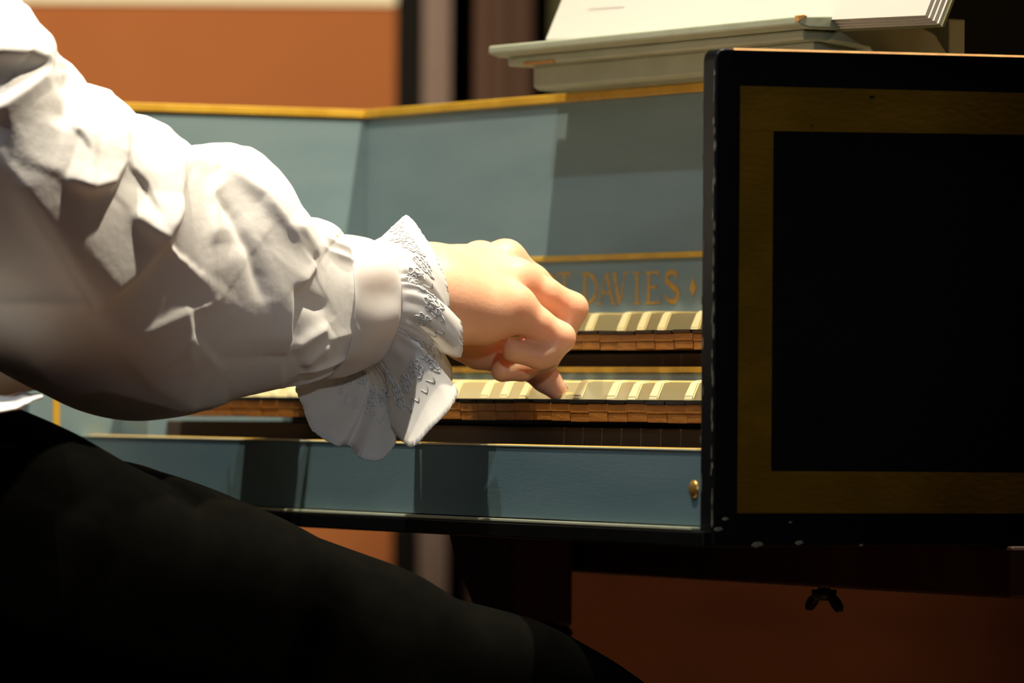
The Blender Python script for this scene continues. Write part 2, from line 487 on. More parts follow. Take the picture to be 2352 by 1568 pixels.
# keys: each natural is an ebony topped lever with a wooden front, each sharp a bone slip
PITCH = .0237
BX = -.0769                      # boundary between an F and the G right of it
NOTE = ['G', 'F', 'E', 'D', 'C', 'B', 'A']
def nat_mesh(yf, yb, zt_, zf):
    bm = bmesh.new()
    bm_box(bm, -PITCH / 2 + .0004, PITCH / 2 - .0004, yf - .0012, yb, zt_ - .0022, zt_)
    bmesh.ops.bevel(bm, geom=list(bm.edges), offset=.0005, segments=2, affect='EDGES')
    me = D.meshes.new('natural_key'); bm.to_mesh(me); bm.free()
    me.materials.append(MT['ebony'])
    return me
def front_mesh(yf, yb, zt_, zf, seed):
    r = random.Random(seed)
    bm = bmesh.new()
    w_ = PITCH / 2 - .00035
    mid = zf + (zt_ - zf) * r.uniform(.40, .44)
    bm_box(bm, -w_, w_, yf, yb, mid + .00015, zt_ - .0022)
    bm_box(bm, -w_, w_ - r.uniform(0, .0003), yf + .0003 + r.uniform(0, .0006), yb, zf + r.uniform(0, .0004), mid)
    # a split in the wood
    bmesh.ops.bevel(bm, geom=list(bm.edges), offset=.0003, segments=1, affect='EDGES')
    me = D.meshes.new('key_front'); bm.to_mesh(me); bm.free()
    me.materials.append(MT['keywood'])
    return me
def sharp_mesh(yf, yb, z0_, z1_):
    bm = bmesh.new()
    w_ = .0056
    pr = [(yf, z0_ - .006), (yf + .0006, z0_ + .002), (yf + .0052, z1_ - .0008), (yf + .010, z1_), (yb, z1_), (yb, z0_ - .006)]
    A = [bm.verts.new((-w_ + (.0008 if z > z0_ + .003 else 0), y, z)) for y, z in pr]
    B = [bm.verts.new((w_ - (.0008 if z > z0_ + .003 else 0), y, z)) for y, z in pr]
    bm.faces.new(A); bm.faces.new(B[::-1])
    n = len(pr)
    for i in range(n): bm.faces.new((A[i], B[i], B[(i + 1) % n], A[(i + 1) % n]))
    bmesh.ops.recalc_face_normals(bm, faces=bm.faces)
    bmesh.ops.bevel(bm, geom=list(bm.edges), offset=.0009, segments=2, affect='EDGES')
    me = D.meshes.new('sharp_key'); bm.to_mesh(me); bm.free()
    me.materials.append(MT['ivory'])
    return me
hb = np.array(wloc(H))
for (yf, yb, zn, zf, zs) in ((.035, .152, .7068, .6937, .7190), (.135, .2210, .7507, .7386, .7640)):
    nm = nat_mesh(yf, yb, zn, zf)
    fm = [front_mesh(yf, yb, zn, zf, q) for q in range(6)]
    sm_ = sharp_mesh(yf + .043, yb, zn, zs)
    for k in range(-1, 31):
        xc = BX - PITCH * k + PITCH / 2          # natural right of boundary k
        xr = xc
        if xr - PITCH / 2 < -.8145: break
        dz = rng.uniform(-.0004, .0004)
        o = link(nm, 'natural_key', None, H, (xr - hb[0], -hb[1] + rng.uniform(-.0003, .0003), -hb[2] + dz))
        p = link(fm[(k * 5 + 7) % 6], 'key_front', None, o, (0, 0, 0))
        note = NOTE[k % 7]                       # natural right of boundary k
        # boundary k lies between the natural left of it and this one
        if note in 'GEDBA' and note != 'B' or note == 'B':
            pass
        left = NOTE[(k + 1) % 7]
        if left + note in ('CD', 'DE', 'FG', 'GA', 'AB'):
            sh = {'CD': -.002, 'DE': .002, 'FG': -.0025, 'GA': 0, 'AB': .0025}[left + note]
            xs = BX - PITCH * k + sh
            pressed = yf < .1 and abs(xs + .3159) < .006
            link(sm_, 'sharp_key', None, H, (xs - hb[0], -hb[1], -hb[2] + dz - (.0075 if pressed else 0)))

# ------------------------------------------------------------------ stand
S = empty('harpsichord_stand', (-.4, .5, 0), 'dark oak stand with carved legs under the harpsichord', 'stand')
box('rail', -.530, .02, .20, .235, .592, Z0 - .0005, 'darkwood', S, .002)
box('rail', XS - .01, -.55, 1.60, 1.635, .56, Z0 - .0005, 'darkwood', S, .002)
box('side_rail', -.012, .02, .235, .60, .592, Z0 - .0005, 'darkwood', S, .002)
box('spine_rail', -.72, -.69, .235, 1.6, .596, Z0 - .0005, 'darkwood', S, .002)
box('cross_rail', -.69, -.50, .235, .26, .596, Z0 - .0005, 'darkwood', S, .002)
def leg(x, y):
    zt_ = Z0 - .0005
    L = box('leg', x - .022, x + .022, y - .022, y + .022, .557, zt_ - .0, 'darkwood', S, .003)
    lathe('leg_shaft', [(.027, .557), (.030, .553), (.026, .545), (.018, .535), (.014, .515), (.020, .48), (.030, .41), (.032, .36), (.026, .28), (.018, .20), (.016, .17), (.026, .155), (.026, .14), (.02, .13)], x, y, 'darkwood', L)
    box('leg_foot', x - .03, x + .03, y - .03, y + .03, 0, .13, 'darkwood', L, .004)
    return L
for x, y in ((-.508, .165), (-.83, .06), (-.02, .50), (-.80, 1.617), (-.62, 1.617)):
    leg(x, y)
# curved bracket on the leg
cb = [(-.530, Z0 - .0005), (-.588, Z0 - .0005), (-.578, .602), (-.567, .592), (-.556, .580), (-.546, .566), (-.538, .557), (-.530, .557)]
prism('bracket', cb, 'Y', .145, .185, 'darkwood', S, .001)
# wing nut hanging below the rail
c = on('Y', .2175, 1893, 1375)
wn = lathe('wing_nut', [(.004, .5925), (.004, .590), (.0080, .5898), (.0075, .5845), (.003, .583)], c[0], .2175, 'steel', S, 16)
for s in (-1, 1):
    pts = [(c[0] + s * a, b) for a, b in ((.003, .5890), (.009, .5880), (.0165, .5845), (.0205, .5800), (.0200, .5768), (.0165, .5762), (.0120, .5790), (.0070, .5835), (.003, .5845))]
    if s < 0: pts = pts[::-1]
    prism('wing', pts, 'Y', .2155, .2195, 'steel', wn, .0008)

# ------------------------------------------------------------------ music desk and score
K = empty('music_desk', (-.36, .24, .9126), 'pale grey green music desk on top of the harpsichord', 'music desk')
lg = prism('ledge', [(.163, .9372), (.163, .9425), (.200, .9440), (.200, .9350), (.170, .9350)], 'X', -.566, -.164, 'desk', K, .0014, 3)
box('ledge_moulding', -.556, -.174, .172, .27, .9285, .9350, 'desk', K, .002, 3)
prism('desk_base', [(.186, .9150), (.186, .9285), (.262, .9285), (.262, .9126), (.190, .9126)], 'X', -.545, -.185, 'desk', K, .001)
box('brass_hinge', -.531, -.490, .1705, .176, .9285, .9305, 'worn', K, .0004)
prism('worn_end', [(.1622, .9385), (.1622, .9428), (.1660, .9434), (.1690, .9426), (.1655, .9405)], 'X', -.1680, -.1632, 'worn', K, .0006)
prism('desk_back', [(.205, .9440), (.213, .9440), (.325, 1.20), (.317, 1.20)], 'X', -.545, -.185, 'desk', K, .001)
prism('side_bracket', [(.188, .9285), (.205, .9440), (.24, .9440), (.262, .935), (.28, .9126), (.225, .9126), (.215, .925)], 'X', -.184, -.166, 'desk', K, .001)
box('back_strut', -.20, -.17, .275, .287, .9126, .945, 'desk', K, .001)

B = empty('music_score', (-.30, .1975, .944), 'open cream music score leaning on the pale music desk', 'book')
tl = R(24)
ev = np.array([0, math.sin(tl), math.cos(tl)])         # up the page
en = np.array([0, -math.cos(tl), math.sin(tl)])        # out of the page
def page_block(name, xa, xb, za, zb_, off0, off1, m, curl, drop):
    n = 16
    v = []
    for i in range(n):
        t = i / (n - 1)
        x = xa + (xb - xa) * t
        cz = curl * math.sin(math.pi * min(1, t * 1.1)) * .5
        for (h, o_) in ((za, off0), (zb_, off0), (zb_, off1 + cz), (za, off1 + cz)):
            p = np.array([x, .1985, .9445]) + ev * (h - drop * (x + .545)) + en * o_
            v.append(p)
    f = []
    for i in range(n - 1):
        a, b = i * 4, i * 4 + 4
        for q in range(4): f.append((a + q, a + (q + 1) % 4, b + (q + 1) % 4, b + q))
    f.append((0, 3, 2, 1)); f.append(tuple((n - 1) * 4 + q for q in range(4)))
    return mesh(name, v, f, m, B)
DROP = .030
page_block('cover', -.547, -.046, .000, .33, -.0005, .0010, 'olive', 0, DROP)
page_block('left_pages', -.545, -.300, .001, .325, .0010, .0040, 'paper', .002, DROP)
rp = None
for q in range(4):
    rp = page_block('right_pages', -.298, -.048 - .0022 * q, .001 + .0007 * q, .325, .0010 + .0023 * q, .0029 + .0023 * q, 'paper', .0, DROP)
# faint printed staves
for (xa, xb, h) in ((-.50, -.45, .022), (-.38, -.365, .028), (-.27, -.255, .065), (-.27, -.10, .085), (-.52, -.33, .085)):
    for q in range(5 if h > .08 else 1):
        a = np.array([xa, .1985, .9445]) + ev * (h + q * .002 - DROP * (xa + .545)) + en * (.0042 + (.0066 if xa > -.3 else .001))
        b = np.array([xb, .1985, .9445]) + ev * (h + q * .002 - DROP * (xb + .545)) + en * (.0042 + (.0066 if xa > -.3 else .001))
        mesh('staff_line', [a, b, b + ev * .0004, a + ev * .0004, a - en * .0001, b - en * .0001, b + ev * .0004 - en * .0001, a + ev * .0004 - en * .0001],
             [(0, 1, 2, 3), (4, 7, 6, 5), (0, 4, 5, 1), (1, 5, 6, 2), (2, 6, 7, 3), (3, 7, 4, 0)], 'print', rp if xa > -.3 else B)
# ------------------------------------------------------------------ the player
P = empty('person', (-.42, -.50, 0), 'person in a white ruffled shirt and black trousers playing the keys', 'person')
XM = -.42                       # the body's middle plane
XH = -.292                      # middle of the right hand

def smin(a, b, k):
    h = np.clip(.5 + .5 * (b - a) / k, 0, 1)
    return b + (a - b) * h - k * h * (1 - h)

def cone(Pt, a, b, ra, rb):
    a, b = np.asarray(a, float), np.asarray(b, float)
    ba = b - a
    pa = Pt - a
    t = np.clip((pa @ ba) / max(1e-12, ba @ ba), 0, 1)
    return np.linalg.norm(pa - t[..., None] * ba, axis=-1) - (ra + (rb - ra) * t)

def ellip(Pt, c, r):
    q = (Pt - np.asarray(c, float)) / np.asarray(r, float)
    k = np.linalg.norm(q, axis=-1)
    return (k - 1) * min(r)

def surface_nets(fn, lo, hi, h):
    lo, hi = np.asarray(lo, float), np.asarray(hi, float)
    n = np.ceil((hi - lo) / h).astype(int) + 1
    ax = [lo[i] + h * np.arange(n[i]) for i in range(3)]
    G = np.stack(np.meshgrid(*ax, indexing='ij'), -1)
    V = fn(G.reshape(-1, 3)).reshape(n)
    ins = V < 0
    cs = np.zeros(n - 1, int)
    acc = np.zeros((*(n - 1), 3)); cnt = np.zeros(n - 1)
    cor = [(i, j, k) for i in (0, 1) for j in (0, 1) for k in (0, 1)]
    sl = lambda c: tuple(slice(c[i], n[i] - 1 + c[i]) for i in range(3))
    for c in cor: cs += ins[sl(c)]
    for c in cor:
        for a in range(3):
            if c[a] == 0:
                e = list(c); e[a] = 1
                v0, v1 = V[sl(c)], V[sl(tuple(e))]
                m = (v0 < 0) != (v1 < 0)
                t = np.where(m, v0 / np.where(m, v0 - v1, 1), 0)
                for q in range(3):
                    acc[..., q] += np.where(m, (c[q] + t) if q == a else c[q], 0)
                cnt += m
    act = (cs > 0) & (cs < 8)
    idx = -np.ones(n - 1, int)
    idx[act] = np.arange(act.sum())
    I = np.argwhere(act)
    verts = lo + h * (I + acc[act] / cnt[act][:, None])
    faces = []
    for a in range(3):
        b, c = (a + 1) % 3, (a + 2) % 3
        s0 = [slice(0, n[i]) for i in range(3)]; s0[a] = slice(0, n[a] - 1); s0[b] = slice(1, n[b] - 1); s0[c] = slice(1, n[c] - 1)
        s1 = list(s0); s1[a] = slice(1, n[a])
        A_, B_ = ins[tuple(s0)], ins[tuple(s1)]
        for m, fl in ((A_ & ~B_, 0), (~A_ & B_, 1)):
            q = np.argwhere(m)
            q[:, b] += 1; q[:, c] += 1
            def cell(db, dc):
                r = q.copy(); r[:, b] += db; r[:, c] += dc
                return idx[r[:, 0], r[:, 1], r[:, 2]]
            quad = np.stack([cell(-1, -1), cell(0, -1), cell(0, 0), cell(-1, 0)], 1)
            if fl: quad = quad[:, ::-1]
            faces.append(quad)
    return verts, np.concatenate(faces)

def J(px, py, dx): return on('X', XH + dx, px, py)

# joints of the right hand: little finger nearest, thumb under the palm on the key
WR0, WR1 = J(860, 690, .000), J(1000, 668, .000)
palm = [(J(860, 690, .0), J(985, 665, .0), .0285, .0265),
        (J(985, 650, -.014), J(1098, 604, -.046), .0200, .0118), (J(985, 652, -.008), J(1158, 601, -.026), .0210, .0112),
        (J(990, 668, .004), J(1180, 645, -.003), .0225, .0125), (J(990, 690, .012), J(1172, 706, .018), .0215, .0140),
        (J(1010, 700, .010), J(1105, 722, .016), .0235, .0185), (J(1010, 712, -.012), J(1070, 770, -.026), .0210, .0150),
        (J(1060, 690, -.015), J(1150, 690, -.020), .0170, .0130)]
fingers = [
    [(1172, 706, .018, .0128), (1230, 742, .021, .0102), (1286, 775, .023, .0092), (1262, 806, .022, .0082), (1240, 818, .021, .0078), (1180, 806, .017, .0072)],       # little
    [(1180, 645, -.003, .0120), (1250, 676, .000, .0104), (1314, 708, .002, .0096), (1285, 775, .001, .0088), (1255, 822, .000, .0078), (1200, 846, -.002, .0074), (1153, 852, -.003, .0068)],  # ring
    [(1160, 597, -.026, .0112), (1225, 646, -.025, .0098), (1288, 702, -.024, .0094), (1272, 770, -.024, .0085), (1245, 812, -.024, .0078), (1190, 832, -.024, .0072)],        # middle
    [(1098, 604, -.046, .0112), (1175, 660, -.047, .0098), (1245, 712, -.047, .0092), (1235, 770, -.047, .0083), (1205, 806, -.046, .0078), (1160, 818, -.044, .0070)],        # index
    [(1045, 755, -.020, .0150), (1100, 803, -.030, .0118), (1160, 822, -.031, .0100), (1222, 840, -.031, .0094), (1252, 868, -.030, .0086), (1279, 895, -.0285, .0068)],       # thumb
]
def hand_sdf(Q):
    d = None
    for a, b, ra, rb in palm:
        e = cone(Q, a, b, ra, rb)
        d = e if d is None else smin(d, e, .013)
    # knuckle bosses and the hollow between tendons
    for (px, py, dx, r_) in ((1166, 590, -.027, .0088), (1108, 592, -.045, .0085), (1196, 640, -.002, .0100), (1190, 700, .020, .0092)):
        d = smin(d, np.linalg.norm(Q - J(px, py, dx), axis=-1) - r_, .008)
    out = d
    for ch in fingers:
        pts = [J(*c[:3]) for c in ch]
        fd = None
        for i in range(len(ch) - 1):
            e = cone(Q, pts[i], pts[i + 1], ch[i][3], ch[i + 1][3])
            fd = e if fd is None else smin(fd, e, .0035)
        out = np.minimum(out, smin(d, fd, .0065))
    return out
c0 = J(860, 700, 0)
hv, hf = surface_nets(hand_sdf, (XH - .075, c0[1] - .005, .695), (XH + .055, c0[1] + .185, .812), .00125)

# the rest of the body, coarser: torso, head, arms inside the sleeves, legs inside the trousers
SHR = on('X', -.224, -395, -315)
ELR = on('X', -.215, 20, 640)
def mir(p): return np.array([2 * XM - p[0], p[1], p[2]])
HIP, KNE, ANK = np.array([-.31, -.55, .63]), np.array([-.225, .01, .495]), np.array([-.25, .02, .09])
def body_sdf(Q):
    d = smin(ellip(Q, (XM, -.60, .66), (.175, .125, .13)), ellip(Q, (XM, -.585, .86), (.15, .105, .17)), .06)
    d = smin(d, ellip(Q, (XM, -.58, 1.0), (.18, .11, .12)), .06)
    d = smin(d, cone(Q, (XM, -.57, 1.08), (XM, -.54, 1.20), .055, .05), .04)
    for q in ((lambda p: p), mir):
        d = smin(d, cone(Q, q(SHR), q(ELR), .048, .038), .04)
        d = smin(d, cone(Q, q(ELR), q(J(880, 690, 0)), .040, .026), .015)
        d = smin(d, cone(Q, q(HIP), q(KNE), .060, .045), .03)
        d = smin(d, cone(Q, q(KNE), q(ANK), .045, .034), .015)
        d = smin(d, cone(Q, q(ANK) + np.array([0, -.02, -.04]), q(ANK) + np.array([0, .14, -.055]), .036, .026), .02)
    hd = ellip(Q, (XM, -.50, 1.335), (.076, .098, .118))
    hd = smin(hd, ellip(Q, (XM, -.455, 1.275), (.052, .055, .06)), .03)
    hd = smin(hd, cone(Q, (XM, -.405, 1.345), (XM, -.385, 1.305), .010, .015), .012)      # nose
    hd = smin(hd, ellip(Q, (XM, -.405, 1.270), (.026, .012, .010)), .008)                 # mouth
    for s in (-1, 1):
        hd = smin(hd, ellip(Q, (XM + s * .079, -.50, 1.325), (.010, .020, .032)), .008)   # ears
        hd = np.maximum(hd, -ellip(Q, (XM + s * .031, -.402, 1.343), (.016, .010, .009)))  # eye hollows
    return smin(d, hd, .02)
bv, bf = surface_nets(body_sdf, (XM - .32, -.76, .0), (XM + .32, .22, 1.48), .011)
LOFF = np.array([0, -.025, .0])
hv2 = hv.copy(); hv2[:, 0] = 2 * XM - hv2[:, 0]; hv2 += LOFF
allv = np.concatenate([hv, hv2, bv])
allf = np.concatenate([hf, hf[:, ::-1] + len(hv), bf + 2 * len(hv)])
body = mesh('body', allv, allf, 'skin', P, smooth=True)
body['label'] = 'bare right hand with curled fingers, thumb on a key'
md = body.modifiers.new('soft', 'SMOOTH'); md.factor = .5; md.iterations = 2
# thumbnail
tn = J(1277, 893, -.0285)
dirt = J(1277, 895, -.0285) - J(1252, 868, -.030); dirt /= np.linalg.norm(dirt)
lat = np.array([1., 0, 0]); upn = np.cross(lat, dirt); upn /= np.linalg.norm(upn)
if upn[2] < 0: upn = -upn
v = []
for i in range(7):
    for j in range(7):
        a, b = (i - 3) / 3, (j - 3) / 3
        b *= math.sqrt(max(.05, 1 - .55 * a * a))
        v.append(tn - dirt * .001 + dirt * a * .0052 + lat * b * .0048 + upn * (.0072 - .0022 * b * b - .0006 * a * a) + dirt * .0012)
nl = mesh('fingernail', v, grid_faces(7, 7), 'nail', body, smooth=True)
nm_ = nl.modifiers.new('thick', 'SOLIDIFY'); nm_.thickness = .0006
# eyes and hair
for s in (-1, 1):
    bm = bmesh.new(); bmesh.ops.create_uvsphere(bm, u_segments=16, v_segments=10, radius=.0115)
    bmesh.ops.translate(bm, verts=bm.verts, vec=(XM + s * .031, -.413, 1.343))
    bm_finish(bm, 'eye', 'paper', P, smooth=True)
def hair_sdf(Q):
    d = ellip(Q, (XM, -.515, 1.350), (.088, .104, .118))
    d = smin(d, ellip(Q, (XM, -.575, 1.25), (.075, .05, .12)), .04)
    return np.maximum(d, -ellip(Q, (XM, -.415, 1.305), (.072, .055, .098)))
v, f = surface_nets(hair_sdf, (XM - .11, -.66, 1.1), (XM + .11, -.38, 1.49), .008)
mesh('hair', v, f, 'hair', P, smooth=True)

# ---- sleeve: full gathered sleeve, its folds modelled as raised and tucked edges
def cr(pts, n):
    """smooth curve through rows of numbers, n samples"""
    pts = np.asarray(pts, float)
    m = len(pts)
    t = np.linspace(0, m - 1, n)
    i = np.clip(t.astype(int), 0, m - 2)
    u = (t - i)[:, None]
    g = lambda k: pts[np.clip(k, 0, m - 1)]
    p0, p1, p2, p3 = g(i - 1), g(i), g(i + 1), g(i + 2)
    return .5 * (2 * p1 + (p2 - p0) * u + (2 * p0 - 5 * p1 + 4 * p2 - p3) * u ** 2 + (3 * p1 - p0 - 3 * p2 + p3) * u ** 3)

# rows: top edge (px, py), lower edge (px, py), middle X, half depth
rows = [(-230, -470, -560, -150, -.222, .070), (-120, -250, -480, 150, -.220, .074), (-40, -90, -400, 430, -.217, .078), (35, 55, -290, 620, -.215, .082), (90, 137, -180, 730, -.216, .084),
        (140, 172, -70, 800, -.220, .084), (205, 212, 20, 848, -.226, .083), (275, 268, 110, 900, -.234, .081), (365, 315, 205, 950, -.244, .078), (440, 340, 300, 966, -.254, .074),
        (535, 347, 400, 950, -.264, .069), (600, 395, 490, 926, -.272, .063), (645, 470, 580, 905, -.279, .056), (700, 516, 660, 882, -.286, .048), (742, 540, 722, 862, -.290, .0415), (758, 547, 752, 850, -.292, .0395)]
NU, NV = 440, 420
RW = cr(rows, NU)
SLV = np.zeros((NU, NV, 3)); SN = np.zeros((NU, NV, 3))
th = np.linspace(0, 2 * np.pi, NV, endpoint=False)
for i in range(NU):
    tx, ty, bx, by, xm, dp = RW[i]
    Tp, Bp = on('X', xm, tx, ty), on('X', xm, bx, by)
    c_, h_ = (Tp + Bp) / 2, (Tp - Bp) / 2
    co, si = np.cos(th), np.sin(th)
    sq = lambda q, e: np.sign(q) * np.abs(q) ** e
    SLV[i] = c_ + sq(co, .92)[:, None] * h_ + np.outer(sq(si, .85) * dp, [1, 0, 0])
def grid_normals(G):
    du = np.gradient(G, axis=0)
    dv = np.roll(G, -1, 1) - np.roll(G, 1, 1)
    n = np.cross(dv, du)
    return n / np.maximum(1e-9, np.linalg.norm(n, axis=-1, keepdims=True))
N_ = grid_normals(SLV)
if (N_[NU // 2, NV // 4] @ np.array([1, 0, 0])) < 0: N_ = -N_
dd = (SLV - CAM)
zc = dd @ f2
PX = 1176 + FPX * (dd @ r3) / zc
PY = 784 - FPX * (dd @ u3) / zc
def seg_dist(pts):
    """signed distance (left of the line's direction positive, in image-scale units) and place along a polyline"""
    pts = np.asarray(pts, float)
    L = np.concatenate([[0], np.cumsum(np.linalg.norm(np.diff(pts, axis=0), axis=1))])
    best = np.full(PX.shape, 1e9); sg = np.zeros(PX.shape); al = np.zeros(PX.shape)
    for k in range(len(pts) - 1):
        a, b = pts[k], pts[k + 1]
        d = b - a; l2 = d @ d
        t = np.clip(((PX - a[0]) * d[0] + (PY - a[1]) * d[1]) / l2, 0, 1)
        ex, ey = PX - a[0] - t * d[0], PY - a[1] - t * d[1]
        q = np.hypot(ex, ey)
        s = np.sign(d[0] * ey - d[1] * ex)
        m = q < best
        best = np.where(m, q, best); sg = np.where(m, s, sg)
        al = np.where(m, (L[k] + t * math.sqrt(l2)) / L[-1], al)
    return best * -sg, al
near = np.clip(np.sin(th) * 2.2 + .6, 0, 1)[None, :]
DSP = np.zeros((NU, NV))
# (polyline, height in m, reach on the left side, reach on the right side, rounding)
FOLDS = [
    ([(135, 412), (180, 432), (235, 424), (265, 385), (271, 320), (262, 262)], .0070, 85, 9, 5),
    ([(290, 490), (345, 548), (380, 500), (394, 430), (390, 336)], .0066, 75, 11, 5),
    ([(204, 690), (300, 622), (372, 548), (402, 470)], .0052, 120, 12, 4),
    ([(-40, 300), (60, 470), (130, 580), (200, 690), (270, 780), (350, 872), (440, 918)], .0060, 150, 22, 4),
    ([(10, 395), (60, 470), (130, 580), (200, 690), (270, 780), (350, 872)], -.0016, 8, 8, 3),
    ([(-40, 126), (50, 131), (114, 154)], .0070, 60, 9, 4),
    ([(114, 156), (40, 212), (-40, 268)], .0060, 75, 9, 4),
    ([(140, 182), (152, 235), (135, 300)], -.0034, 18, 26, 6),
    ([(405, 346), (500, 392), (600, 450), (660, 535), (700, 600)], .0046, 70, 16, 4),
    ([(478, 400), (486, 470), (484, 560)], .0026, 70, 9, 4),
    ([(486, 440), (532, 508), (572, 590), (596, 690)], -.0034, 20, 14, 5),
    ([(655, 505), (690, 545), (722, 590)], .0022, 30, 9, 4),
    ([(652, 815), (650, 735), (656, 670), (690, 632), (716, 606)], .0066, 90, 8, 3),
    ([(652, 655), (700, 690), (752, 712)], -.0030, 12, 18, 5),
    ([(664, 800), (705, 770), (750, 742)], .0038, 8, 22, 3),
    ([(690, 838), (722, 808), (752, 788)], .0028, 8, 16, 3),
    ([(-60, 700), (60, 692), (200, 686)], .0022, 10, 50, 4),
    ([(60, 800), (150, 893), (240, 886), (400, 922), (520, 912)], .0040, 40, 12, 4),
    ([(270, 758), (330, 752), (418, 712), (424, 765), (470, 815), (512, 850)], .0020, 8, 40, 3),
    ([(345, 842), (416, 778), (436, 842)], .0014, 8, 14, 3),
    ([(430, 380), (480, 366), (550, 350)], .0022, 10, 46, 4),
    ([(420, 640), (520, 600), (600, 560)], .0016, 60, 60, 8),
]
for pts, amp, wl, wr, rd in FOLDS:
    d_, al = seg_dist(pts)
    d_ = np.sign(d_) * (np.sqrt(d_ ** 2 + rd ** 2) - rd)
    e = np.where(d_ > 0, np.exp(-(np.abs(d_) / wl) ** 1.1), np.exp(-(np.abs(d_) / wr) ** 1.1))
    ends = np.clip(np.minimum(al, 1 - al) * 5, 0, 1) ** .7
    DSP += 1.25 * amp * e * (.15 + .85 * ends) * near
for _ in range(2):                 # ease the edges a little so they follow the weave
    DSP = (np.roll(DSP, 1, 1) + 2 * DSP + np.roll(DSP, -1, 1)) / 4
    DSP[1:-1] = (DSP[:-2] + 2 * DSP[1:-1] + DSP[2:]) / 4
# gathers at the cuff
st = np.arange(NU) / (NU - 1)
g_ = np.clip((st - .83) / .17, 0, 1)
g2 = (g_ * (1.06 - g_) * 4)[:, None] ** .8
pp = np.sort(rng.uniform(0, 2 * np.pi, 17)); pa_ = rng.uniform(.5, 1.25, 17); pw = rng.uniform(.05, .13, 17)
pl_ = sum(a_ * np.exp(-(np.abs((th - c_ + np.pi) % (2 * np.pi) - np.pi) / w2) ** 1.4) for a_, c_, w2 in zip(pa_, pp, pw))
DSP += g2 * (.0036 * pl_ - .0012)[None, :]
# broad slack along the whole sleeve
uu = st[:, None]
DSP += (.0030 * np.sin(uu * 23 + 2.0 * np.cos(th)[None, :] + 1.1) * np.sin(th * 2 + uu * 9)[None, :].reshape(NU, NV) if False else   .0010 * np.sin(uu * 25 + 2.4 * np.cos(th)[None, :]) * (1 - g_)[:, None])
SLV = SLV + N_ * DSP[..., None]
# lobes of the upper outline where the slack cloth stacks up
TD = np.array([(10, 0), (30, 45), (50, 75), (88, 131), (115, 142), (133, 157), (142, 182), (175, 192), (210, 207), (240, 235), (265, 265), (300, 272), (335, 288), (365, 310), (388, 337), (400, 341), (440, 339), (500, 340), (545, 346),
               (560, 356), (585, 382), (607, 410), (622, 440), (645, 475), (663, 501), (690, 509), (720, 524), (750, 541)], float)
for i in range(NU):
    if 12 < RW[i, 0] < 748:
        dz_ = (RW[i, 1] - np.interp(RW[i, 0], TD[:, 0], TD[:, 1])) / 3700.
        SLV[i, :, 2] += dz_ * np.clip(np.cos(th - .25), 0, 1) ** 1.3
sv = SLV.reshape(-1, 3)
sf = grid_faces(NU, NV, True)
sleeve = mesh('sleeve', sv, sf, 'shirt', P, smooth=True)
sleeve['label'] = 'full white right sleeve creased and gathered at the cuff'
sv2 = sv.copy(); sv2[:, 0] = 2 * XM - sv2[:, 0]; sv2 += LOFF
sleeve2 = mesh('sleeve', sv2, [q[::-1] for q in sf], 'shirt', P, smooth=True)
sleeve2['label'] = 'full white left sleeve beyond the right arm'

# ---- cuff band
crow = [(750, 545, 744, 866, .0400), (756, 541, 748, 866, .0415), (800, 541, 792, 858, .0400), (845, 548, 835, 842, .0375), (862, 553, 850, 836, .0372), (866, 560, 854, 826, .0350)]
NC, NW = 40, 150
CW = cr(crow, NC)
th2 = np.linspace(0, 2 * np.pi, NW, endpoint=False)
CF = np.zeros((NC, NW, 3))
for i in range(NC):
    tx, ty, bx, by, dp = CW[i]
    Tp, Bp = on('X', XH, tx, ty), on('X', XH, bx, by)
    c_, h_ = (Tp + Bp) / 2, (Tp - Bp) / 2
    a = i / (NC - 1)
    wr_ = 1 + .032 * np.sin(th2 * 6 + 3.5 * a + .5) * math.sin(math.pi * a) + .012 * np.sin(th2 * 9 - 4 * a) + .010 * (abs(a - .08) < .04) + .012 * (abs(a - .9) < .05)
    CF[i] = c_ + (np.cos(th2) * wr_)[:, None] * h_ + np.outer(np.sin(th2) * dp * wr_, [1, 0, 0])
cv = CF.reshape(-1, 3); cfc = grid_faces(NC, NW, True)
def both(name, v, f, m, lab=None, thick=0, sq=1):
    r_ = []
    for s in (0, 1):
        vv = np.array(v, float)
        if s:
            if sq != 1: vv[:, 2] = sq[1] + (vv[:, 2] - sq[1]) * sq[0]
            vv[:, 0] = 2 * XM - vv[:, 0]; vv += LOFF
        o = mesh(name, vv, [tuple(q)[::-1] if s else tuple(q) for q in f], m, (sleeve, sleeve2)[s], smooth=True)
        if thick:
            k = o.modifiers.new('thick', 'SOLIDIFY'); k.thickness = thick; k.offset = 0
        r_.append(o)
    return r_
both('cuff_band', cv, cfc, 'ruffle')

